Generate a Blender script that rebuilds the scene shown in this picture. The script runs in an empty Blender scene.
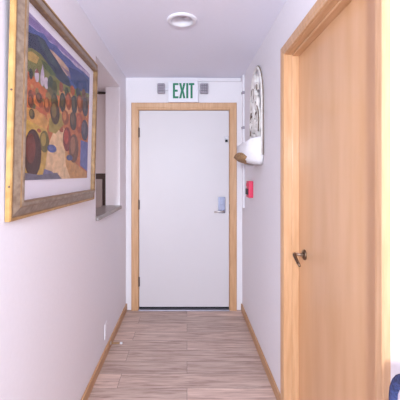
import bpy, bmesh, math, random
from mathutils import Vector, Matrix
S = bpy.context.scene
C = S.collection
PI = math.pi

# ------------------------------------------------------------ camera, world, lights, exposure
cam = bpy.data.objects.new('camera', bpy.data.cameras.new('camera'))
C.objects.link(cam)
cam.location = (0, 0, 1.38)
cam.rotation_euler = (PI/2, 0, 0)
cam.data.sensor_width = 36
cam.data.lens = 29.7
cam.data.shift_x = 0.0325
cam.data.shift_y = -0.065
cam.data.clip_start = 0.02
S.camera = cam

w = bpy.data.worlds.new('world'); S.world = w; w.use_nodes = True
bg = w.node_tree.nodes['Background']
bg.inputs[0].default_value = (0.83, 0.95, 1.08, 1)
bg.inputs[1].default_value = 2.6

def area(name, loc, rot, sx, sy, power, col=(1, 1, 1)):
    l = bpy.data.lights.new(name, 'AREA'); l.shape = 'RECTANGLE'
    l.size = sx; l.size_y = sy; l.energy = power; l.color = col
    o = bpy.data.objects.new(name, l); C.objects.link(o)
    o.location = loc; o.rotation_euler = rot
    return o
# the photographer's lamp standing behind the camera
area('strobe_light', (-0.40, -1.35, 1.72), (PI/2, 0, 0), 0.16, 0.3, 78, (0.85, 0.985, 1.08))
# added fill lamp, out of view, brightening the cabinet and the pass-through jamb
area('kitchen_fill_light', (-1.25, 1.1, 2.16), (0, 0, 0), 0.5, 0.5, 14, (1, 0.97, 0.95))

S.view_settings.view_transform = 'Standard'
S.view_settings.look = 'None'
S.view_settings.gamma = 1
S.view_settings.use_curve_mapping = False
S.view_settings.exposure = 0.13

# ------------------------------------------------------------ materials
def lin(c):
    return tuple(((v/255)/12.92 if v/255 <= .04045 else ((v/255+.055)/1.055)**2.4) for v in c) + (1,)

def mat(name, rgb, rough=.5, metal=0., var=0., scale=20., stretch=(1, 1, 1), bump=0., spec=.5, rgb2=None, coat=0.):
    m = bpy.data.materials.new(name); m.use_nodes = True
    nt = m.node_tree; N = nt.nodes; L = nt.links
    b = N['Principled BSDF']
    b.inputs['Roughness'].default_value = rough
    b.inputs['Metallic'].default_value = metal
    b.inputs['Specular IOR Level'].default_value = spec
    b.inputs['Coat Weight'].default_value = coat
    b.inputs['Coat Roughness'].default_value = .15
    tc = N.new('ShaderNodeTexCoord'); mp = N.new('ShaderNodeMapping'); mp.inputs['Scale'].default_value = stretch
    L.new(tc.outputs['Object'], mp.inputs[0])
    nz = N.new('ShaderNodeTexNoise'); nz.inputs['Scale'].default_value = scale; nz.inputs['Detail'].default_value = 5
    L.new(mp.outputs[0], nz.inputs['Vector'])
    rp = N.new('ShaderNodeValToRGB')
    a = lin(rgb)
    c2 = lin(rgb2) if rgb2 else tuple(v*(1-var) for v in a[:3]) + (1,)
    rp.color_ramp.elements[0].position = .3; rp.color_ramp.elements[0].color = c2
    rp.color_ramp.elements[1].position = .7; rp.color_ramp.elements[1].color = a
    L.new(nz.outputs['Fac'], rp.inputs[0]); L.new(rp.outputs[0], b.inputs['Base Color'])
    if bump:
        bp = N.new('ShaderNodeBump'); bp.inputs['Strength'].default_value = bump; bp.inputs['Distance'].default_value = .002
        L.new(nz.outputs['Fac'], bp.inputs['Height']); L.new(bp.outputs[0], b.inputs['Normal'])
    return m

M = {}
M['wall'] = mat('wall_paint', (243, 236, 241), .75, var=.02, scale=60, bump=.08, spec=.3)
M['backwall'] = M['wall']
M['ceiling'] = mat('ceiling_paint', (243, 239, 252), .8, var=.015, scale=50, bump=.06, spec=.2)
M['wood'] = mat('maple_trim', (219, 172, 132), .38, scale=9, stretch=(6, 6, .5), rgb2=(202, 152, 110), bump=.03, coat=.2)
M['woodh'] = mat('maple_trim_horizontal', (219, 172, 132), .38, scale=9, stretch=(6, .5, 6), rgb2=(202, 152, 110), bump=.03, coat=.2)
M['woodx'] = mat('maple_trim_crosswise', (219, 172, 132), .38, scale=9, stretch=(.5, 6, 6), rgb2=(202, 152, 110), bump=.03, coat=.2)
M['doorwood'] = mat('maple_veneer', (223, 174, 134), .36, scale=4, stretch=(3, 3, .45), rgb2=(212, 160, 116), bump=.015, coat=.35)
M['baseboard'] = mat('baseboard_wood', (208, 162, 122), .45, scale=9, stretch=(6, .5, 6), rgb2=(190, 142, 102))
M['door'] = mat('door_white', (221, 212, 216), .45, var=.01, scale=8)
M['white'] = mat('white_plastic', (238, 234, 242), .4, var=.02)
M['race'] = mat('raceway_plastic', (238, 231, 237), .45, var=.02)
M['green'] = mat('exit_green', (4, 124, 88), .45, var=.05)
M['lampgrey'] = mat('lamp_grey', (168, 158, 170), .4, var=.12, scale=60)
M['lampdark'] = mat('lamp_grid', (120, 110, 124), .4, var=.1)
M['steel'] = mat('brushed_steel', (150, 150, 172), .33, metal=.85, var=.1, scale=40)
M['nickel'] = mat('satin_nickel', (215, 208, 205), .3, metal=1., var=.08, scale=30)
M['dknickel'] = mat('dark_nickel', (128, 104, 86), .3, metal=.9, var=.2, scale=30)  # darker nickel tone for the rosette and lever
M['hinge'] = mat('hinge_bronze', (116, 98, 88), .45, metal=.6, var=.2)
M['black'] = mat('black_rubber', (26, 24, 30), .6, var=.1)
M['darkgap'] = mat('dark_gap_shade', (92, 76, 78), .7, var=.1)  # colour of the shade in the gaps around the exit door
M['thresh'] = mat('threshold_metal', (176, 168, 182), .4, metal=.5, var=.1)
M['red'] = mat('alarm_red', (226, 52, 92), .4, var=.05)
M['stone'] = mat('granite', (176, 164, 162), .3, scale=90, rgb2=(104, 92, 88))
M['gold'] = mat('gilt', (200, 158, 100), .45, metal=.25, scale=25, rgb2=(172, 128, 74))
M['bronze'] = mat('bronze_leaf', (150, 116, 80), .38, metal=.4, scale=30, rgb2=(118, 88, 62))
M['silver'] = mat('silver_leaf', (164, 144, 126), .4, metal=.3, scale=40, rgb2=(126, 104, 88))
M['matb'] = mat('mat_board', (240, 234, 244), .8, var=.01)
M['cream'] = mat('distressed_cream', (248, 242, 240), .7, scale=30, rgb2=(232, 220, 214), bump=.2)
M['brown'] = mat('aged_brown', (122, 98, 84), .7, var=.25, scale=30)
M['linen'] = mat('white_linen', (240, 234, 238), .85, var=.05, scale=60, bump=.3)
M['wicker'] = mat('wicker', (176, 136, 98), .7, scale=80, rgb2=(128, 94, 64), bump=.4)
M['blue'] = mat('blue_upholstery', (62, 70, 118), .85, scale=160, rgb2=(24, 28, 56), bump=.5)
M['pinkgrey'] = mat('pale_mesh_fabric', (206, 186, 194), .85, scale=120, var=.15, bump=.3)
M['chrome'] = mat('chair_metal', (150, 150, 156), .25, metal=1., var=.05)
M['cab'] = mat('cabinet_paint', (222, 206, 206), .5, var=.02)
M['cablow'] = mat('cabinet_taupe', (178, 160, 156), .5, var=.05)
M['cabdark'] = mat('cabinet_dark', (82, 62, 56), .6, var=.15)
M['bulb'] = mat('lamp_diffuser', (205, 188, 194), .5, var=.04)

def floor_mat():
    m = bpy.data.materials.new('vinyl_plank'); m.use_nodes = True
    nt = m.node_tree; N = nt.nodes; L = nt.links; b = N['Principled BSDF']
    tc = N.new('ShaderNodeTexCoord')
    br = N.new('ShaderNodeTexBrick')
    br.inputs['Scale'].default_value = 1
    br.inputs['Mortar Size'].default_value = .0012
    br.inputs['Mortar Smooth'].default_value = .3
    br.inputs['Brick Width'].default_value = 1.22
    br.inputs['Row Height'].default_value = .152
    br.offset = .37; br.offset_frequency = 2
    br.inputs['Color1'].default_value = (0, 0, 0, 1); br.inputs['Color2'].default_value = (1, 1, 1, 1)
    br.inputs['Mortar'].default_value = (.5, .5, .5, 1)
    L.new(tc.outputs['Object'], br.inputs['Vector'])
    mp = N.new('ShaderNodeMapping'); mp.inputs['Scale'].default_value = (1.3, 17, 1)
    L.new(tc.outputs['Object'], mp.inputs[0])
    ad = N.new('ShaderNodeVectorMath'); ad.operation = 'ADD'
    sc = N.new('ShaderNodeVectorMath'); sc.operation = 'SCALE'; sc.inputs['Scale'].default_value = 7
    L.new(br.outputs['Color'], sc.inputs[0]); L.new(mp.outputs[0], ad.inputs[0]); L.new(sc.outputs[0], ad.inputs[1])
    nz = N.new('ShaderNodeTexNoise'); nz.inputs['Scale'].default_value = 2.6; nz.inputs['Detail'].default_value = 7
    nz.inputs['Roughness'].default_value = .65; nz.inputs['Distortion'].default_value = .6
    L.new(ad.outputs[0], nz.inputs['Vector'])
    rp = N.new('ShaderNodeValToRGB'); e = rp.color_ramp.elements
    e[0].position = .32; e[0].color = lin((164, 134, 122))
    e[1].position = .68; e[1].color = lin((230, 205, 192))
    k = e.new(.5); k.color = lin((206, 176, 163))
    L.new(nz.outputs['Fac'], rp.inputs[0])
    hs = N.new('ShaderNodeHueSaturation')
    mr = N.new('ShaderNodeMapRange'); mr.inputs[3].default_value = .84; mr.inputs[4].default_value = 1.1
    L.new(br.outputs['Color'], mr.inputs[0]); L.new(mr.outputs[0], hs.inputs['Value'])
    L.new(rp.outputs[0], hs.inputs['Color'])
    mx = N.new('ShaderNodeMixRGB'); mx.inputs[2].default_value = lin((104, 84, 78))
    L.new(br.outputs['Fac'], mx.inputs[0]); L.new(hs.outputs[0], mx.inputs[1])
    L.new(mx.outputs[0], b.inputs['Base Color'])
    b.inputs['Roughness'].default_value = .42
    b.inputs['Specular IOR Level'].default_value = .4
    return m
M['floor'] = floor_mat()

def glass_mat():
    m = bpy.data.materials.new('picture_glass'); m.use_nodes = True
    nt = m.node_tree; N = nt.nodes; L = nt.links
    N.remove(N['Principled BSDF'])
    tr = N.new('ShaderNodeBsdfTransparent'); gl = N.new('ShaderNodeBsdfGlossy'); gl.inputs['Roughness'].default_value = .06
    lw = N.new('ShaderNodeLayerWeight'); lw.inputs['Blend'].default_value = .2
    fr = N.new('ShaderNodeMath'); fr.operation = 'MULTIPLY'; fr.inputs[1].default_value = .12
    L.new(lw.outputs['Facing'], fr.inputs[0])
    mx = N.new('ShaderNodeMixShader')
    L.new(fr.outputs[0], mx.inputs[0]); L.new(tr.outputs[0], mx.inputs[1]); L.new(gl.outputs[0], mx.inputs[2])
    L.new(mx.outputs[0], N['Material Output'].inputs[0])
    return m
M['glass'] = glass_mat()

# ------------------------------------------------------------ mesh helpers
class MB:
    def __init__(s):
        s.bm = bmesh.new(); s.mats = []
    def mi(s, m):
        if m not in s.mats: s.mats.append(m)
        return s.mats.index(m)
    def box(s, x0, x1, y0, y1, z0, z1, m, bev=0., seg=2):
        t = bmesh.new()
        bmesh.ops.create_cube(t, size=1)
        for v in t.verts:
            v.co = Vector(((x0+x1)/2+v.co.x*(x1-x0), (y0+y1)/2+v.co.y*(y1-y0), (z0+z1)/2+v.co.z*(z1-z0)))
        if bev: bmesh.ops.bevel(t, geom=list(t.edges), offset=bev, segments=seg, affect='EDGES', profile=.6)
        s.merge(t, m, smooth=False)
    def merge(s, t, m, smooth=False, mtx=None):
        if mtx is not None: t.transform(mtx)
        i = s.mi(m); mp = {}
        for v in t.verts: mp[v] = s.bm.verts.new(v.co)
        for f in t.faces:
            try:
                nf = s.bm.faces.new([mp[v] for v in f.verts]); nf.material_index = i; nf.smooth = smooth
            except ValueError: pass
        t.free()
    def tube(s, pts, r, m, seg=10, closed=False):
        pts = [Vector(p) for p in pts]; n = len(pts)
        rs = r if isinstance(r, (list, tuple)) else [r]*n
        t = bmesh.new(); rings = []
        up = None
        for k in range(n):
            if closed: d = pts[(k+1) % n]-pts[k-1]
            else: d = pts[min(k+1, n-1)]-pts[max(k-1, 0)]
            d.normalize()
            if up is None:
                up = Vector((0, 0, 1)) if abs(d.z) < .9 else Vector((1, 0, 0))
            a = up - d*up.dot(d); a.normalize(); up = a; b = d.cross(a)
            rings.append([t.verts.new(pts[k]+(a*math.cos(2*PI*j/seg)+b*math.sin(2*PI*j/seg))*rs[k]) for j in range(seg)])
        for k in range(n if closed else n-1):
            A = rings[k]; B = rings[(k+1) % n]
            for j in range(seg): t.faces.new((A[j], A[(j+1) % seg], B[(j+1) % seg], B[j]))
        if not closed:
            t.faces.new(list(reversed(rings[0]))); t.faces.new(rings[-1])
        bmesh.ops.recalc_face_normals(t, faces=t.faces)
        s.merge(t, m, True)
    def lathe(s, prof, m, mtx, seg=48, smooth=True, cap=False):
        t = bmesh.new(); rings = []
        for r, h in prof:
            if r < 1e-6: rings.append([t.verts.new((0, 0, h))])
            else: rings.append([t.verts.new((r*math.cos(2*PI*j/seg), r*math.sin(2*PI*j/seg), h)) for j in range(seg)])
        for A, B in zip(rings, rings[1:]):
            for j in range(seg):
                q = [A[j % len(A)], A[(j+1) % len(A)], B[(j+1) % len(B)], B[j % len(B)]]
                q2 = []
                for v in q:
                    if v not in q2: q2.append(v)
                if len(q2) > 2: t.faces.new(q2)
        bmesh.ops.recalc_face_normals(t, faces=t.faces)
        s.merge(t, m, smooth, mtx)
    def prism(s, poly, h0, h1, m, f):
        """polygon in 2D, extruded between h0 and h1; f maps (u,v,h) to space"""
        t = bmesh.new()
        A = [t.verts.new(f(u, v, h0)) for u, v in poly]; B = [t.verts.new(f(u, v, h1)) for u, v in poly]
        t.faces.new(A); t.faces.new(list(reversed(B)))
        n = len(poly)
        for k in range(n): t.faces.new((A[k], B[k], B[(k+1) % n], A[(k+1) % n]))
        bmesh.ops.recalc_face_normals(t, faces=t.faces)
        s.merge(t, m)
    def mitre(s, u0, u1, v0, v1, prof, mats, f, closed=False):
        """moulding swept round a rectangle opening; prof = [(outward w, depth d)...], one material per segment"""
        t = bmesh.new()
        def ring(k, w_):
            return [(u0-w_, v0-(w_ if closed else 0)), (u0-w_, v1+w_), (u1+w_, v1+w_), (u1+w_, v0-(w_ if closed else 0))][k]
        R = []
        for k in range(4):
            R.append([t.verts.new(f(*ring(k, w_), d)) for w_, d in prof])
        lay = t.faces.layers.int.new('m')
        n = len(prof)
        for k in range(4 if closed else 3):
            A = R[k]; B = R[(k+1) % 4]
            for j in range(n):
                fc = t.faces.new((A[j], A[(j+1) % n], B[(j+1) % n], B[j]))
                fc[lay] = j
        if not closed:
            for k in (0, 3):
                fc = t.faces.new(R[k])
        bmesh.ops.recalc_face_normals(t, faces=t.faces)
        mp = {v: s.bm.verts.new(v.co) for v in t.verts}
        for fc in t.faces:
            nf = s.bm.faces.new([mp[v] for v in fc.verts])
            mm = mats[fc[lay] % len(mats)]
            nf.material_index = s.mi(mm)
        t.free()
    def build(s, name, parent=None, loc=None):
        me = bpy.data.meshes.new(name)
        if loc is not None: bmesh.ops.translate(s.bm, verts=s.bm.verts, vec=-Vector(loc))
        s.bm.to_mesh(me); s.bm.free()
        for m in s.mats: me.materials.append(m)
        o = bpy.data.objects.new(name, me); C.objects.link(o)
        if loc is not None: o.location = loc
        if parent: o.parent = parent
        return o

def struct(o, label=None, cat=None):
    o['kind'] = 'structure'
    if label: o['label'] = label
    if cat: o['category'] = cat
    return o
def tag(o, label, cat, group=None):
    o['label'] = label; o['category'] = cat
    if group: o['group'] = group
    return o
def empty(name, loc, label, cat, rot=(0, 0, 0)):
    o = bpy.data.objects.new(name, None); C.objects.link(o); o.location = loc; o.rotation_euler = rot
    o.empty_display_size = .05
    return tag(o, label, cat)

# ------------------------------------------------------------ the room
XL, XR, YB, H = -0.62, 0.56, 3.35, 2.357
Y0 = -0.25                      # the hallway opens into a room here
KX, KY = -2.3, 4.0             # kitchen behind the pass-through
DY0, DY1, DH = .962, 1.855, 2.050      # right door opening
BX0, BX1, BH = -.489, .429, 2.027      # back door opening

b = MB(); b.box(KX-.1, XR+.6, -2.2, KY, -.08, 0, M['floor'])
struct(b.build('floor'), 'grey-brown wood plank floor laid across the hallway', 'floor')

LX, LY, LR = -.032, 2.09, .068
b = MB(); c = M['ceiling']
b.box(KX-.1, XR+.6, -2.2, LY-LR, H, H+.1, c); b.box(KX-.1, XR+.12, LY+LR, KY, H, H+.1, c)
b.box(KX-.1, LX-LR, LY-LR, LY+LR, H, H+.1, c); b.box(LX+LR, XR+.12, LY-LR, LY+LR, H, H+.1, c)
struct(b.build('ceiling'), 'pale lavender white flat ceiling above the hallway', 'ceiling')

# left wall with the pass-through opening
OY0, OY1, OZ0, OZ1, TH = 2.24, 3.05, 1.06, 2.185, .133
b = MB(); c = M['wall']
b.box(XL-TH, XL, Y0, OY0, 0, H, c); b.box(XL-TH, XL, OY1, YB+.12, 0, H, c)
b.box(XL-TH, XL, OY0, OY1, 0, OZ0, c); b.box(XL-TH, XL, OY0, OY1, OZ1, H, c)
struct(b.build('wall_left'), 'pale pinkish white hallway wall with a pass-through opening', 'wall')

# right wall with the door opening
J = .018
b = MB()
b.box(XR, XR+.12, Y0, DY0-J, 0, H, c); b.box(XR, XR+.12, DY1+J, YB+.12, 0, H, c)
b.box(XR, XR+.12, DY0-J, DY1+J, DH+J, H, c)
struct(b.build('wall_right'), 'pale pinkish white hallway wall around the maple door', 'wall')

# back wall with the exit door opening
b = MB()
b.box(XL, BX0-J, YB, YB+.12, 0, H, c); b.box(BX1+J, XR, YB, YB+.12, 0, H, c)
b.box(BX0-J, BX1+J, YB, YB+.12, BH+J, H, c)
struct(b.build('wall_back'), 'short pale wall at the hallway end around the exit door', 'wall')

b = MB(); b.box(KX-.1, XL-TH, KY-.1, KY, 0, H, c); b.box(KX-.1, KX, .2, KY-.1, 0, H, c); b.box(KX, XL-TH, .2, .3, 0, H, c)
struct(b.build('wall_kitchen'), 'pale kitchen wall beyond the pass-through opening', 'wall')

b = MB(); b.box(KX, XL-TH, .3, KY-.1, OZ1, H-.001, c)
struct(b.build('ceiling_kitchen'), 'lower pale kitchen ceiling seen through the pass-through', 'ceiling')

# baseboards
def basebd(name, x0, x1, y0, y1, m, label):
    b = MB(); b.box(x0, x1, y0, y1, 0, .066, m, .004)
    struct(b.build(name), label, 'baseboard')
basebd('baseboard_left', XL, XL+.014, Y0, YB, M['baseboard'], 'maple baseboard along the left wall')
CW = .050
basebd('baseboard_right', XR-.014, XR, DY1+.004+CW, YB, M['baseboard'], 'maple baseboard along the right wall beyond the maple door')
basebd('baseboard_near', XR-.014, XR, Y0, DY0-.004-CW, M['baseboard'], 'maple baseboard along the right wall before the maple door')

# ---- right door: jamb, stop, casing
b = MB()
fr = lambda u, v, d: Vector((XR-d, u, v))
prof = [(0, 0), (0, .013), (.004, .0155), (.012, .0155), (.017, .0185), (.044, .021), (CW, .017), (CW, 0)]
b.mitre(DY0-.004, DY1+.004, 0, DH+.004, prof, [M['wood']], fr)
b.box(XR-.003, XR+.115, DY0-J, DY0, 0, DH+J, M['wood']); b.box(XR-.003, XR+.115, DY1, DY1+J, 0, DH+J, M['wood'])
b.box(XR-.003, XR+.115, DY0, DY1, DH, DH+J, M['woodh'])
SX0, SX1 = .588, .626
b.box(SX0, SX1, DY0, DY0+.012, 0, DH, M['wood'], .002); b.box(SX0, SX1, DY1-.012, DY1, 0, DH, M['wood'], .002)
b.box(SX0, SX1, DY0+.012, DY1-.012, DH-.012, DH, M['woodh'], .002)
struct(b.build('trim_2'), 'maple casing, jamb and stop around the maple door on the right', 'door trim')

b = MB(); b.box(.6265, .666, DY0+.003, DY1-.003, .008, DH-.003, M['doorwood'])
door2 = struct(b.build('door_2', loc=(.62, DY0, 0)), 'light maple veneer flush door in the right wall', 'door')
def at(o, b, name):
    q = b.build(name, o); q.matrix_parent_inverse = Matrix.Translation(-Vector(o.location)); return q
hy, hz, hx = 1.755, .950, .6265
b = MB(); rot = Matrix.Translation((hx, hy, hz)) @ Matrix.Rotation(-PI/2, 4, 'Y')
b.lathe([(0, 0), (.028, 0), (.028, .004), (.025, .009), (.014, .011), (.012, .014), (0, .014)], M['dknickel'], rot, 32)
hd = at(door2, b, 'door_handle')
hd['label'] = 'satin nickel lever handle'
b = MB()
b.tube([(hx-.010, hy, hz), (hx-.030, hy, hz+.001), (hx-.050, hy-.001, hz+.004), (hx-.058, hy-.006, hz+.005)], [.0105, .009, .0095, .009], M['nickel'], 14)  # neck highlight put into the colour: brighter metal than the lever
b.tube([(hx-.055, hy-.004, hz+.006), (hx-.060, hy-.016, hz+.003), (hx-.060, hy-.045, hz-.013), (hx-.058, hy-.068, hz-.026), (hx-.056, hy-.085, hz-.037)],
       [.009, .0095, .0085, .0075, .006], M['dknickel'], 14)
q = b.build('lever', hd); q.matrix_parent_inverse = door2.matrix_basis.inverted(); 
q.matrix_parent_inverse = Matrix.Translation(-Vector(door2.location))
hd.matrix_parent_inverse = Matrix.Identity(4); hd.location = (0, 0, 0)
# handle mesh is in world coordinates: bring it to the door's frame once
hd.data.transform(Matrix.Translation(-Vector(door2.location)))

# ---- back exit door: jamb, casing, slab
b = MB()
fb = lambda u, v, d: Vector((u, YB-d, v))
prof = [(0, 0), (0, .013), (.005, .016), (.018, .016), (.024, .019), (.062, .020), (.070, .015), (.070, 0)]
b.mitre(BX0-.004, BX1+.004, 0, BH+.004, prof, [M['wood']], fb)
b.box(BX0-J, BX0, YB-.003, YB+.115, 0, BH+J, M['wood']); b.box(BX1, BX1+J, YB-.003, YB+.115, 0, BH+J, M['wood'])
b.box(BX0, BX1, YB-.003, YB+.115, BH, BH+J, M['woodx'])
struct(b.build('trim_1'), 'maple casing and jamb around the white exit door', 'door trim')
b = MB()
b.box(BX0, BX1, YB-.035, YB+.11, 0, .012, M['thresh'], .004)
struct(b.build('trim_3'), 'grey metal threshold under the white exit door', 'threshold')
b = MB(); b.box(BX0+.005, BX1-.004, YB-.006, YB+.039, .034, BH-.005, M['door'], .0015)
door1 = struct(b.build('door_1', loc=(BX0, YB, 0)), 'plain white flush exit door at the hallway end', 'door')
b = MB(); b.box(BX0+.0005, BX1-.0005, YB+.040, YB+.05, .0125, BH-.0005, M['darkgap']); at(door1, b, 'gap_backing')  # dark sheet added behind the slab so the door gaps look shaded
b = MB(); b.box(BX0+.005, BX1-.004, YB+.002, YB+.030, .0125, .0335, M['black']); at(door1, b, 'gap_strip')  # black strip standing in for the shaded gap under the slab
for z in (1.80, 1.07, .29):
    b = MB()
    b.lathe([(0, -.053), (.004, -.051), (.006, -.047), (.006, .047), (.004, .051), (0, .053)], M['hinge'], Matrix.Translation((BX0+.002, YB-.013, z)), 14)
    b.box(BX0-.010, BX0+.012, YB-.0125, YB-.0065, z-.046, z+.046, M['hinge'])
    at(door1, b, 'hinge')
b = MB(); b.box(.316, .387, YB-.026, YB-.0065, .985, 1.148, M['steel'], .006, 3)
b.box(.332, .371, YB-.030, YB-.025, 1.07, 1.135, M['steel'], .003)
lk = at(door1, b, 'lock_plate'); lk['label'] = 'brushed steel electronic lock plate'
def sub(parent, b, name):
    q = b.build(name, parent); q.matrix_parent_inverse = Matrix.Identity(4)
    q.data.transform(Matrix.Translation(-Vector(parent.parent.location))) ; 
    parent_fix.append((q, parent)); return q
parent_fix = []
b = MB()
b.lathe([(0, 0), (.013, 0), (.013, .034), (.009, .040), (0, .040)], M['steel'], Matrix.Translation((.366, YB-.026, 1.006)) @ Matrix.Rotation(PI/2, 4, 'X'), 20)
b.tube([(.370, YB-.060, 1.006), (.350, YB-.064, 1.006), (.310, YB-.066, 1.004), (.270, YB-.062, 1.001)], [.010, .010, .008, .006], M['nickel'], 12)
q = b.build('lever', lk)
b = MB()
b.lathe([(0, .030), (.010, .028), (.018, .020), (.020, .010), (.020, 0), (0, 0)], M['white'], Matrix.Translation((.398, YB-.0065, 1.742)) @ Matrix.Rotation(PI/2, 4, 'X'), 24)
dg = at(door1, b, 'door_guard'); dg['label'] = 'small white door fitting with a black lower tip'
b = MB(); b.box(.386, .411, YB-.030, YB-.0065, 1.702, 1.726, M['black'], .006, 3); b.build('tip', dg)
b = MB(); b.box(BX1-.0045, BX1+.001, YB-.005, YB-.0015, .98, 1.075, M['hinge']); at(door1, b, 'strike_plate')

# ------------------------------------------------------------ framed picture on the left wall
FY0, FY1, FZ0, FZ1 = 1.118, 2.140, 1.217, 2.090
pic = empty('framed_picture', (XL+.002, (FY0+FY1)/2, FZ0), 'large autumn landscape print in a gilt and silver frame on the left wall', 'picture')
W, HH = FY1-FY0, FZ1-FZ0
fp = lambda u, v, d: Vector((d, u, v))      # local: x out of the wall, y along, z up
FW = .066
b = MB()
prof = [(-FW, 0), (-FW, .015), (-FW+.005, .019), (-FW+.011, .019), (-FW+.016, .0165), (-FW+.044, .029), (-FW+.048, .033), (-FW+.056, .036), (-FW+.062, .035), (-FW+FW, .030), (-FW+FW, 0)]
prof = [(-w_, d) for w_, d in prof]
pm = [M['gold'], M['gold'], M['gold'], M['bronze'], M['silver'], M['bronze'], M['silver'], M['silver'], M['bronze'], M['bronze'], M['bronze']]
b.mitre(-W/2+FW, W/2-FW, FW, HH-FW, prof, pm, fp, True)
b.build('frame', pic)
b = MB(); b.box(.004, .0095, -W/2+FW-.006, W/2-FW+.006, FW-.006, HH-FW+.006, M['matb']); b.build('mat_board', pic)
b = MB(); b.box(.0165, .018, -W/2+FW-.003, W/2-FW+.003, FW-.003, HH-FW+.003, M['glass']); b.build('glass', pic)
pw, ph = .785, .628
py0, pz0 = -.4145, .140

paintcache = {}
def pmat(rgb):
    if rgb not in paintcache:
        paintcache[rgb] = mat('paint_%d_%d_%d' % rgb, rgb, .7, scale=26, var=.36, stretch=(1, 1, 1.6))
    return paintcache[rgb]
b = MB()
layer = [0]
def P(poly, rgb):
    layer[0] += 1
    h = .0097 + layer[0]*.00002
    b.prism([(py0+max(0, min(1, s))*pw, pz0+max(0, min(1, t))*ph) for s, t in poly], .0095, h, pmat(rgb), fp)
def E(s, t, a, c_, rgb, tilt=0.):
    P([(s+a*math.cos(k*PI/9)+tilt*c_*math.sin(k*PI/9), t+c_*math.sin(k*PI/9)) for k in range(18)], rgb)
#PAINT#
P([(0, 0), (1, 0), (1, 1), (0, 1)], (178, 160, 204))
P([(-0.014, 0.975), (0.140, 0.989), (0.401, 1.007), (0.756, 1.031), (1.122, 1.063), (1.122, 1.032), (0.756, 0.983), (0.401, 0.951), (0.169, 0.948), (-0.014, 0.931)], (150, 128, 184))
P([(-0.014, 0.902), (0.140, 0.938), (0.328, 0.953), (0.609, 0.968), (0.867, 0.992), (1.122, 1.012), (1.122, 0.974), (0.810, 0.916), (0.520, 0.890), (0.229, 0.888), (-0.014, 0.858)], (204, 186, 214))
P([(-0.025, 0.917), (0.039, 0.929), (0.112, 0.934), (0.183, 0.956), (0.261, 0.941), (0.346, 0.958), (0.459, 0.945), (0.564, 0.956), (0.680, 0.946), (0.838, 0.965), (1.122, 0.962), (1.122, 0.633), (-0.025, 0.377)], (84, 98, 160))
P([(0.229, 0.888), (0.311, 0.901), (0.459, 0.893), (0.586, 0.867), (0.656, 0.846), (0.520, 0.808), (0.364, 0.817), (0.261, 0.835)], (212, 176, 150))
P([(0.401, 0.850), (0.520, 0.851), (0.680, 0.868), (0.783, 0.855), (0.609, 0.804)], (150, 120, 140))
P([(-0.025, 0.881), (0.047, 0.888), (0.118, 0.913), (0.198, 0.923), (0.277, 0.885), (0.364, 0.862), (0.459, 0.827), (0.564, 0.798), (0.632, 0.709), (-0.025, 0.506)], (52, 60, 86))
P([(0.112, 0.902), (0.183, 0.915), (0.261, 0.877), (0.364, 0.835), (0.401, 0.804), (0.261, 0.809), (0.169, 0.859)], (70, 84, 92))
P([(0.542, 0.889), (0.705, 0.924), (0.867, 0.937), (1.122, 0.936), (1.122, 0.823), (0.810, 0.776), (0.609, 0.794)], (58, 72, 128))
P([(-0.025, 0.780), (0.059, 0.803), (0.154, 0.812), (0.245, 0.785), (0.328, 0.740), (0.439, 0.725), (0.609, 0.743), (1.122, 0.810), (1.122, 0.481), (-0.025, 0.290)], (130, 128, 70))
P([(-0.025, 0.751), (0.059, 0.784), (0.140, 0.781), (0.112, 0.730), (0.029, 0.717)], (196, 160, 88))
P([(0.154, 0.779), (0.261, 0.783), (0.364, 0.750), (0.294, 0.724), (0.198, 0.741)], (88, 104, 62))
P([(-0.025, 0.651), (0.059, 0.647), (0.169, 0.615), (0.294, 0.596), (0.520, 0.636), (0.756, 0.715), (1.122, 0.772), (1.122, 0.380), (-0.025, 0.233)], (206, 110, 58))
P([(-0.025, 0.506), (0.140, 0.541), (0.261, 0.526), (0.112, 0.439), (-0.025, 0.434)], (226, 134, 68))
P([(0.401, 0.656), (0.609, 0.702), (0.680, 0.650), (0.439, 0.565)], (212, 150, 92))
P([(0.632, 0.678), (1.020, 0.776), (1.122, 0.704), (0.680, 0.608)], (120, 96, 74))
E(0.118, 0.658, 0.025, 0.041, (214, 196, 208))
E(0.181, 0.660, 0.024, 0.049, (214, 196, 208))
E(0.230, 0.649, 0.028, 0.040, (214, 196, 208))
P([(0.091, 0.666), (0.118, 0.705), (0.140, 0.682)], (170, 90, 90))
P([(0.157, 0.672), (0.180, 0.758), (0.204, 0.690)], (198, 178, 200))
E(0.055, 0.645, 0.020, 0.033, (58, 62, 56))
E(0.288, 0.655, 0.043, 0.063, (66, 76, 62))
E(0.343, 0.652, 0.035, 0.054, (90, 92, 60))
E(0.439, 0.691, 0.031, 0.038, (150, 80, 60))
E(0.530, 0.677, 0.038, 0.043, (78, 82, 66))
E(0.633, 0.726, 0.042, 0.041, (190, 98, 60))
E(0.747, 0.744, 0.047, 0.043, (70, 74, 86))
E(0.867, 0.770, 0.046, 0.046, (128, 84, 74))
E(0.060, 0.517, 0.028, 0.033, (124, 66, 48))
E(0.155, 0.497, 0.023, 0.019, (70, 66, 52))
E(0.329, 0.536, 0.049, 0.053, (150, 124, 66))
E(0.460, 0.551, 0.048, 0.049, (96, 92, 60))
E(0.812, 0.671, 0.066, 0.049, (92, 80, 66))
P([(-0.059, 0.426), (0.988, 0.675), (0.988, -0.069), (-0.059, -0.025)], (196, 112, 64))
P([(-0.059, 0.440), (0.099, 0.475), (0.261, 0.441), (0.277, 0.358), (0.112, 0.360), (-0.059, 0.355)], (204, 106, 66))
P([(0.099, 0.428), (0.198, 0.435), (0.277, 0.393), (0.229, 0.358), (0.126, 0.379)], (222, 160, 100))
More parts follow.
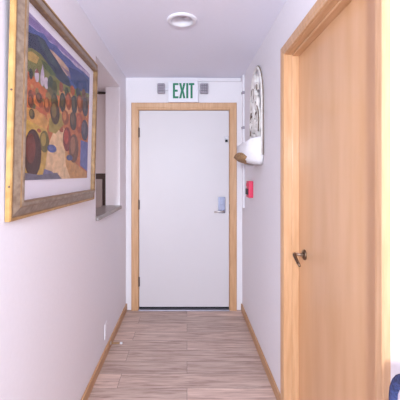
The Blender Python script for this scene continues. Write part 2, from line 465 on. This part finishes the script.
P([(0.439, 0.575), (0.680, 0.640), (0.756, 0.573), (0.520, 0.508)], (214, 160, 110))
P([(-0.059, 0.362), (0.112, 0.379), (0.245, 0.352), (0.277, 0.289), (0.261, -0.022), (-0.059, -0.011)], (214, 172, 84))
P([(0.364, 0.373), (0.479, 0.397), (0.542, 0.365), (0.520, 0.264), (0.656, 0.112), (0.756, 0.028), (0.956, -0.044), (0.229, -0.021), (0.255, 0.166), (0.294, 0.274)], (236, 196, 152))
P([(0.520, 0.244), (0.632, 0.162), (0.821, 0.095), (0.988, 0.051), (0.988, -0.057), (0.632, -0.023), (0.542, 0.108)], (206, 150, 92))
P([(0.821, 0.342), (0.988, 0.339), (0.988, 0.063), (0.821, 0.113)], (112, 118, 178))
P([(0.229, 0.072), (0.328, 0.056), (0.439, -0.027), (0.198, -0.020)], (126, 118, 152))
E(0.250, 0.587, 0.029, 0.013, (170, 88, 58))
E(0.093, 0.419, 0.029, 0.015, (198, 108, 62))
E(0.091, 0.462, 0.027, 0.013, (150, 118, 66))
E(0.514, 0.517, 0.021, 0.027, (198, 108, 62))
E(0.124, 0.558, 0.019, 0.026, (150, 118, 66))
E(0.098, 0.423, 0.016, 0.013, (198, 108, 62))
E(0.451, 0.490, 0.032, 0.025, (216, 150, 86))
E(0.363, 0.371, 0.026, 0.018, (150, 118, 66))
E(0.585, 0.656, 0.039, 0.026, (216, 150, 86))
E(0.618, 0.649, 0.053, 0.017, (108, 98, 62))
E(0.138, 0.498, 0.031, 0.019, (198, 108, 62))
E(0.657, 0.554, 0.051, 0.022, (216, 150, 86))
E(0.479, 0.510, 0.032, 0.032, (216, 150, 86))
E(0.370, 0.457, 0.018, 0.027, (170, 88, 58))
E(0.948, 0.517, 0.041, 0.027, (216, 150, 86))
E(0.049, 0.441, 0.015, 0.012, (198, 108, 62))
E(0.174, 0.524, 0.028, 0.019, (108, 98, 62))
E(0.084, 0.454, 0.022, 0.026, (108, 98, 62))
E(0.322, 0.543, 0.037, 0.032, (150, 118, 66))
E(0.086, 0.537, 0.024, 0.011, (170, 88, 58))
E(0.149, 0.519, 0.016, 0.021, (170, 88, 58))
E(0.453, 0.377, 0.037, 0.024, (170, 88, 58))
E(0.539, 0.467, 0.033, 0.033, (170, 88, 58))
E(0.303, 0.526, 0.018, 0.025, (198, 108, 62))
E(0.155, 0.317, 0.022, 0.013, (170, 88, 58))
E(0.067, 0.573, 0.015, 0.012, (216, 150, 86))
E(0.167, 0.496, 0.026, 0.029, (170, 88, 58))
E(0.281, 0.606, 0.035, 0.032, (108, 98, 62))
E(0.376, 0.573, 0.021, 0.028, (216, 150, 86))
E(0.374, 0.449, 0.030, 0.017, (170, 88, 58))
E(0.279, 0.429, 0.036, 0.027, (216, 150, 86))
E(0.928, 0.495, 0.057, 0.023, (216, 150, 86))
E(0.831, 0.683, 0.034, 0.030, (170, 88, 58))
E(0.255, 0.567, 0.033, 0.031, (150, 118, 66))
E(0.704, 0.471, 0.049, 0.020, (170, 88, 58))
E(0.387, 0.439, 0.042, 0.029, (108, 98, 62))
E(0.203, 0.412, 0.034, 0.020, (216, 150, 86))
E(0.175, 0.542, 0.018, 0.015, (170, 88, 58))
E(0.937, 0.604, 0.028, 0.041, (216, 150, 86))
P([(0.013, 0.432), (0.120, 0.445), (0.272, 0.395), (0.242, 0.335), (0.013, 0.364)], (222, 164, 92))
P([(0.272, 0.419), (0.436, 0.497), (0.511, 0.433), (0.367, 0.330), (0.272, 0.332)], (168, 146, 72))
P([(0.436, 0.557), (0.678, 0.650), (0.772, 0.605), (0.530, 0.500)], (222, 160, 108))
E(0.344, 0.549, 0.049, 0.066, (64, 66, 50))
E(0.331, 0.559, 0.027, 0.041, (104, 98, 60))
E(0.059, 0.479, 0.029, 0.038, (110, 62, 46))
E(0.051, 0.485, 0.016, 0.024, (160, 82, 54))
E(0.146, 0.525, 0.033, 0.033, (92, 60, 46))
E(0.137, 0.529, 0.018, 0.020, (140, 90, 58))
E(0.243, 0.506, 0.037, 0.051, (150, 80, 46))
E(0.233, 0.514, 0.020, 0.031, (206, 122, 64))
E(0.071, 0.405, 0.030, 0.032, (90, 74, 50))
E(0.063, 0.409, 0.016, 0.020, (128, 110, 66))
E(0.465, 0.582, 0.046, 0.075, (60, 54, 48))
E(0.453, 0.594, 0.025, 0.046, (92, 84, 60))
E(0.562, 0.617, 0.051, 0.069, (150, 74, 52))
E(0.548, 0.627, 0.028, 0.042, (196, 104, 66))
E(0.668, 0.618, 0.056, 0.077, (66, 64, 70))
E(0.653, 0.629, 0.030, 0.048, (92, 96, 90))
E(0.786, 0.659, 0.062, 0.076, (142, 78, 56))
E(0.770, 0.670, 0.034, 0.047, (190, 110, 72))
E(0.904, 0.658, 0.068, 0.085, (70, 66, 76))
E(0.885, 0.671, 0.037, 0.053, (100, 92, 96))
E(0.353, 0.477, 0.066, 0.083, (84, 62, 42))
E(0.335, 0.489, 0.036, 0.051, (134, 110, 62))
E(0.513, 0.478, 0.058, 0.058, (150, 84, 52))
E(0.497, 0.487, 0.031, 0.036, (204, 128, 74))
E(0.658, 0.480, 0.066, 0.077, (80, 62, 52))
E(0.640, 0.492, 0.036, 0.047, (120, 90, 66))
E(0.787, 0.486, 0.074, 0.086, (168, 82, 56))
E(0.767, 0.500, 0.040, 0.053, (206, 112, 72))
E(0.905, 0.444, 0.082, 0.096, (78, 70, 84))
E(0.882, 0.460, 0.044, 0.059, (110, 98, 110))
E(0.222, 0.254, 0.057, 0.073, (120, 106, 52))
E(0.207, 0.267, 0.031, 0.045, (176, 148, 74))
E(0.320, 0.217, 0.064, 0.028, (84, 96, 156))
E(0.303, 0.221, 0.034, 0.017, (104, 112, 168))
E(0.094, 0.166, 0.092, 0.150, (84, 52, 46))
E(0.067, 0.194, 0.049, 0.092, (124, 64, 54))
E(0.553, 0.313, 0.070, 0.096, (132, 54, 46))
E(0.534, 0.330, 0.038, 0.059, (190, 78, 60))
E(0.682, 0.252, 0.091, 0.121, (120, 80, 62))
E(0.657, 0.274, 0.049, 0.074, (164, 112, 84))
E(0.603, 0.170, 0.053, 0.023, (90, 90, 130))
E(0.589, 0.174, 0.029, 0.014, (100, 100, 140))
P([(-0.009, 0.045), (0.172, 0.031), (0.401, 0.047), (0.473, -0.023), (-0.009, -0.029)], (120, 112, 128))
#ENDPAINT#
b.build('print', pic)
pic.rotation_euler = (0, math.radians(1.4), 0)
for z in (.12, .45):
    b = MB(); b.lathe([(0, .004), (.003, .003), (.004, 0), (0, 0)], M['brown'], Matrix.Translation((.012, -W/2, z)) @ Matrix.Rotation(PI/2, 4, 'X'), 12)
    b.build('screw', pic)

# ------------------------------------------------------------ pass-through sill and the kitchen behind
b = MB(); b.box(XL-TH-.02, XL+.018, OY0+.004, OY1-.001, OZ0, OZ0+.030, M['stone'], .004)
tag(b.build('stone_sill'), 'speckled grey stone sill of the pass-through in the left wall', 'sill')
cb = empty('kitchen_cabinet', (-1.3, 3.5, 0), 'tall pale cabinet with a dark band, seen through the pass-through', 'cabinet')
def cpart(name, *boxes):
    b = MB()
    for bx in boxes: b.box(*bx)
    q = b.build(name, cb); q.data.transform(Matrix.Translation((1.3, -3.5, 0))); return q
cpart('body', (-1.75, -.785, 3.22, 3.85, .0, 2.18, M['cabdark'], .003))
cpart('door', (-1.745, -.79, 3.20, 3.2195, 1.385, 2.155, M['cab'], .003))
cpart('door', (-1.745, -.822, 3.20, 3.2195, .10, 1.33, M['cablow'], .003))

# ------------------------------------------------------------ exit sign with two lamp heads
ex = empty('exit_sign', (-.037, YB, 2.205), 'white EXIT sign with green letters and two grey lamp heads above the door', 'sign')
def epart(name, b, parent=ex):
    q = b.build(name, parent); q.data.transform(Matrix.Translation((.037, -YB, -2.205))); return q
b = MB(); b.box(-.190, .115, YB-.05, YB-.001, 2.100, 2.309, M['white'], .006, 3)
hs = epart('housing', b)
b = MB(); g = M['green']; st = .021; L0, L1 = 2.137, 2.289
fl = lambda u, v, d: Vector((u, YB-.05-d, v))
def poly(p): b.prism(p, -.001, .0012, g, fl)
def rect(x0, x1, z0, z1): poly([(x0, z0), (x1, z0), (x1, z1), (x0, z1)])
x = -.141; wE = .056
rect(x, x+st, L0, L1); rect(x+st, x+wE, L0, L0+.020); rect(x+st, x+wE, L1-.020, L1); rect(x+st, x+wE-.008, 2.203, 2.223)
x = -.079; wX = .064; mz = (L0+L1)/2; k = .023; cx = x+wX/2
poly([(x, L0), (x+k, L0), (cx, mz-.022), (x+wX-k, L0), (x+wX, L0), (cx+.013, mz), (x+wX, L1), (x+wX-k, L1), (cx, mz+.022), (x+k, L1), (x, L1), (cx-.013, mz)])
rect(-.008, .013, L0, L1)
x = .018; rect(x, x+.055, L1-.020, L1); rect(x+.017, x+.038, L0, L1-.020)
q = epart('lettering', b); q['label'] = 'green letters EXIT'
for x0, x1 in ((-.297, -.222), (.131, .213)):
    b = MB(); b.box(x0, x1, YB-.055, YB-.012, 2.188, 2.288, M['lampgrey'], .010, 3)
    n = 4
    for i in range(1, n):
        xx = x0+(x1-x0)*i/n; b.box(xx-.0022, xx+.0022, YB-.0575, YB-.054, 2.196, 2.280, M['lampdark'])
        zz = 2.188+.1*i/n; b.box(x0+.008, x1-.008, YB-.0575, YB-.054, zz-.0022, zz+.0022, M['lampdark'])
    xa, xb = (x1-.005, -.188) if x0 < 0 else (.113, x0+.005)
    b.box(xa, xb, YB-.036, YB-.020, 2.225, 2.245, M['white'])
    epart('lamp_head', b)

# ------------------------------------------------------------ recessed ceiling light
b = MB()
mt = Matrix.Translation((0, 0, 0))
b.lathe([(.095, 0), (.094, -.006), (.088, -.011), (.074, -.012), (.066, -.008), (.058, .030), (.054, .060), (.064, .060), (.067, .0), (.095, 0)], M['white'], mt, 64)
dl = b.build('recessed_light', loc=None); dl.location = (LX, LY, H)
tag(dl, 'round white recessed downlight in the hallway ceiling', 'ceiling light')
b = MB(); b.lathe([(0, .034), (.040, .036), (.0568, .040), (.0565, .048), (0, .048)], M['bulb'], mt, 48); b.build('diffuser', dl)

# ------------------------------------------------------------ raceway, alarm
rw = empty('cable_raceway', (XR, 3.22, 1.05), 'thin white cable raceway from the EXIT sign down the right wall corner', 'raceway')
b = MB()
b.box(.10, XR-.0005, YB-.020, YB-.0005, 2.316, 2.346, M['race'], .003)
b.box(XR-.020, XR-.0005, 3.20, YB-.0205, 2.316, 2.346, M['race'], .003)
b.box(XR-.020, XR-.0005, 3.20, 3.238, 1.05, 2.316, M['race'], .003)
q = b.build('channel', rw); q.data.transform(Matrix.Translation(-Vector(rw.location)))
for z in (2.17, 1.83):
    b = MB(); b.box(XR-.024, XR-.0005, 3.196, 3.242, z-.014, z+.014, M['lampgrey'], .003)
    b.tube([(XR-.024, 3.219, z), (XR-.03, 3.219, z)], .005, M['brown'], 10)
    q = b.build('clip', rw); q.data.transform(Matrix.Translation(-Vector(rw.location)))

fa = empty('fire_alarm', (XR, 2.84, 1.25), 'small red fire alarm pull box on the right wall', 'alarm')
def fpart(name, b):
    q = b.build(name, fa); q.data.transform(Matrix.Translation((-XR, -2.84, -1.25))); return q
b = MB(); b.box(XR-.040, XR-.0005, 2.785, 2.895, 1.178, 1.320, M['red'], .006, 3); fpart('box', b)
b = MB(); b.box(XR-.050, XR-.040, 2.800, 2.880, 1.205, 1.255, M['black'], .003); b.box(XR-.048, XR-.040, 2.81, 2.87, 1.275, 1.30, M['red'], .002)
fpart('pull_handle', b)

# ------------------------------------------------------------ arched wall planter on the right wall
pl = empty('wall_basket', (XR, 2.60, 1.50), 'white arched scrollwork wall ornament with a cloth-lined basket on the right wall', 'wall ornament')
def plpart(name, b):
    return b.build(name, pl)
fw = lambda u, v, d: Vector((-d, u, v))      # u = along the wall from the middle, v = up from base
HWd = .212
def arch(hw, v0, vs, top, n=18):
    p = [(-hw, v0)]
    for k in range(n+1):
        a = PI-PI*k/n
        p.append((hw*math.cos(a), vs+(top-vs)*math.sin(a)))
    p.append((hw, v0))
    return p
b = MB(); b.tube([fw(u, v, .014) for u, v in arch(HWd, .02, .42, .710)], .012, M['cream'], 10); plpart('arch_rim', b)
b = MB(); b.tube([fw(u, v, .012) for u, v in arch(HWd+.010, .02, .42, .722)], .005, M['brown'], 8); plpart('rim_edge', b)
def scroll(cu, cv, r0, turns, a0, sgn, tail, m, r=.009, d=.024):
    pts = []
    n = int(22*turns)
    for k in range(n+1):
        t = k/n; rr = r0*(.18+.82*t); a = a0+sgn*2*PI*turns*t
        pts.append(fw(cu+rr*math.cos(a), cv+rr*math.sin(a)*1.15, d))
    pts += [fw(u, v, d) for u, v in tail]
    return pts
def scrolls(name, m, r, d, du, dv):
    for sg in (-1, 1):
        b = MB()
        b.tube(scroll(sg*.095+du, .27+dv, .060, 1.4, PI/2, sg, [], m, r, d), r, m, 8)
        b.tube(scroll(sg*.085+du, .43+dv, .055, 1.5, -PI/2, -sg, [], m, r, d), r, m, 8)
        b.tube([fw(sg*x_+du, y_+dv, d) for x_, y_ in ((.15, .20), (.165, .28), (.14, .36), (.10, .40), (.03, .46), (.02, .53), (.06, .575), (.10, .555), (.095, .52))], r, m, 8)
        b.tube([fw(sg*x_+du, y_+dv, d) for x_, y_ in ((.02, .20), (.03, .30), (.015, .38), (.05, .50), (.03, .60), (.005, .66))], r, m, 8)
        plpart(name, b)
scrolls('scrollwork', M['cream'], .0150, .026, 0, 0)
b = MB()
for sg in (-1, 1):
    b.tube([fw(sg*x_-.016, y_-.004, .034) for x_, y_ in ((.15, .20), (.165, .28), (.14, .36), (.10, .40), (.03, .46), (.02, .53), (.06, .575), (.10, .555), (.095, .52))], .0045, M['brown'], 8)
    b.tube([fw(sg*.09+.04*math.cos(a*.3)-.012, .30+.05*math.sin(a*.3), .036) for a in range(0, 16)], .0045, M['brown'], 8)
b.tube([fw(.0, .2+.02*k, .032) for k in range(8)], .004, M['brown'], 8)
plpart('scroll_outline', b)
for cu, cv, su, sv in ((0, .60, .035, .06), (0, .45, .045, .055), (-.07, .22, .05, .07), (.07, .22, .05, .07)):
    b = MB(); t = bmesh.new(); bmesh.ops.create_uvsphere(t, u_segments=20, v_segments=12, radius=1)
    b.merge(t, M['cream'], True, Matrix.Translation(fw(cu, cv, .012)) @ Matrix.Diagonal((.026, su, sv, 1))); plpart('carved_leaf', b)
# basket: a half bowl on the wall, brown wicker under a white cloth
def halfbowl(rows, m, name, thick=.006, wav=0., flare=0.):
    t = bmesh.new(); n = 28; R = []
    for (v, hw, dep) in rows:
        row = []
        for k in range(n+1):
            a = PI*k/n
            wv = 1+wav*math.sin(a*9+v*30)
            row.append(t.verts.new(fw(-hw*math.cos(a)*wv, v+flare*(v/.15)*abs(math.cos(a))**2, .004+dep*(math.sin(a)**.8)*wv)))
        R.append(row)
    for A, B in zip(R, R[1:]):
        for k in range(n): t.faces.new((A[k], A[k+1], B[k+1], B[k]))
    bmesh.ops.recalc_face_normals(t, faces=t.faces)
    bmesh.ops.solidify(t, geom=t.faces[:], thickness=thick)
    b = MB(); b.merge(t, m, True); return plpart(name, b)
halfbowl([(-.045, .03, .03), (-.040, .12, .10), (-.02, .15, .152), (.010, .165, .188), (.030, .162, .176), (.06, .16, .14)], M['wicker'], 'basket')
halfbowl([(-.032, .16, .105), (-.010, .19, .138), (.03, .205, .152), (.09, .212, .160), (.093, .205, .154), (.05, .19, .14)], M['linen'], 'cloth_liner', .004, .014, .10)

# ------------------------------------------------------------ low wall plate and door stop on the left
wp = MB(); wp.box(XL, XL+.006, 2.475, 2.545, .135, .250, M['wall'], .003)
o = wp.build('wall_plate', loc=(XL, 2.51, .19)); tag(o, 'small white plate low on the left wall near the door stop', 'wall plate')
for z in (.165, .215):
    b = MB(); b.box(.0062, .008, -.014, .014, z-.19-.013, z-.19+.013, M['race'], .001)
    b.build('socket', o)
ds = empty('door_stop', (XL+.014, 2.61, .043), 'brass door stop with a white tip on the left baseboard', 'door stop')
rx = Matrix.Rotation(PI/2, 4, 'Y')
b = MB(); b.lathe([(0, 0), (.014, 0), (.013, .006), (.007, .009), (0, .009)], M['nickel'], rx, 20)
pts = []
for k in range(145):
    a = k*2*PI/12; pts.append((.008+.070*k/144, .0058*math.cos(a), .0058*math.sin(a)))
b.tube(pts, .0016, M['gold'], 6); b.build('spring', ds)
b = MB(); b.lathe([(0, .076), (.008, .076), (.0095, .082), (.009, .092), (.006, .096), (0, .096)], M['white'], rx, 20); b.build('rubber_tip', ds)

# ------------------------------------------------------------ chair against the right wall, beside the camera
ch = empty('chair', (.308, .56, 0), 'blue upholstered chair with rounded back standing against the near right wall', 'chair')
def rr(hu, hv, r, n=7):
    p = []
    for (cu, cv, a0) in ((hu-r, hv-r, 0), (-hu+r, hv-r, PI/2), (-hu+r, -hv+r, PI), (hu-r, -hv+r, 1.5*PI)):
        for k in range(n): 
            a = a0+PI/2*k/(n-1); p.append((cu+r*math.cos(a), cv+r*math.sin(a)))
    return p
bxk = .185
b = MB(); b.tube([(bxk, u, .745+v) for u, v in rr(.218, .178, .066)], .0148, M['blue'], 12, True); b.build('back_rim', ch)
b = MB(); b.prism([(u, .745+v) for u, v in rr(.208, .168, .06)], -.005, .005, M['pinkgrey'], lambda u, v, d: Vector((bxk+d, u, v))); b.build('back_panel', ch)
b = MB(); b.box(-.26, .16, -.225, .225, .42, .48, M['blue'], .024, 4); b.build('seat', ch)
for sy in (-1, 1):
    b = MB(); b.tube([(-.22, sy*.20, .425), (-.25, sy*.205, 0.0)], [.012, .010], M['chrome'], 10); b.build('leg', ch)
    b = MB(); b.tube([(bxk, sy*.19, .53), (.165, sy*.20, .43), (.20, sy*.205, 0.0)], [.012, .012, .010], M['chrome'], 10); b.build('leg', ch)
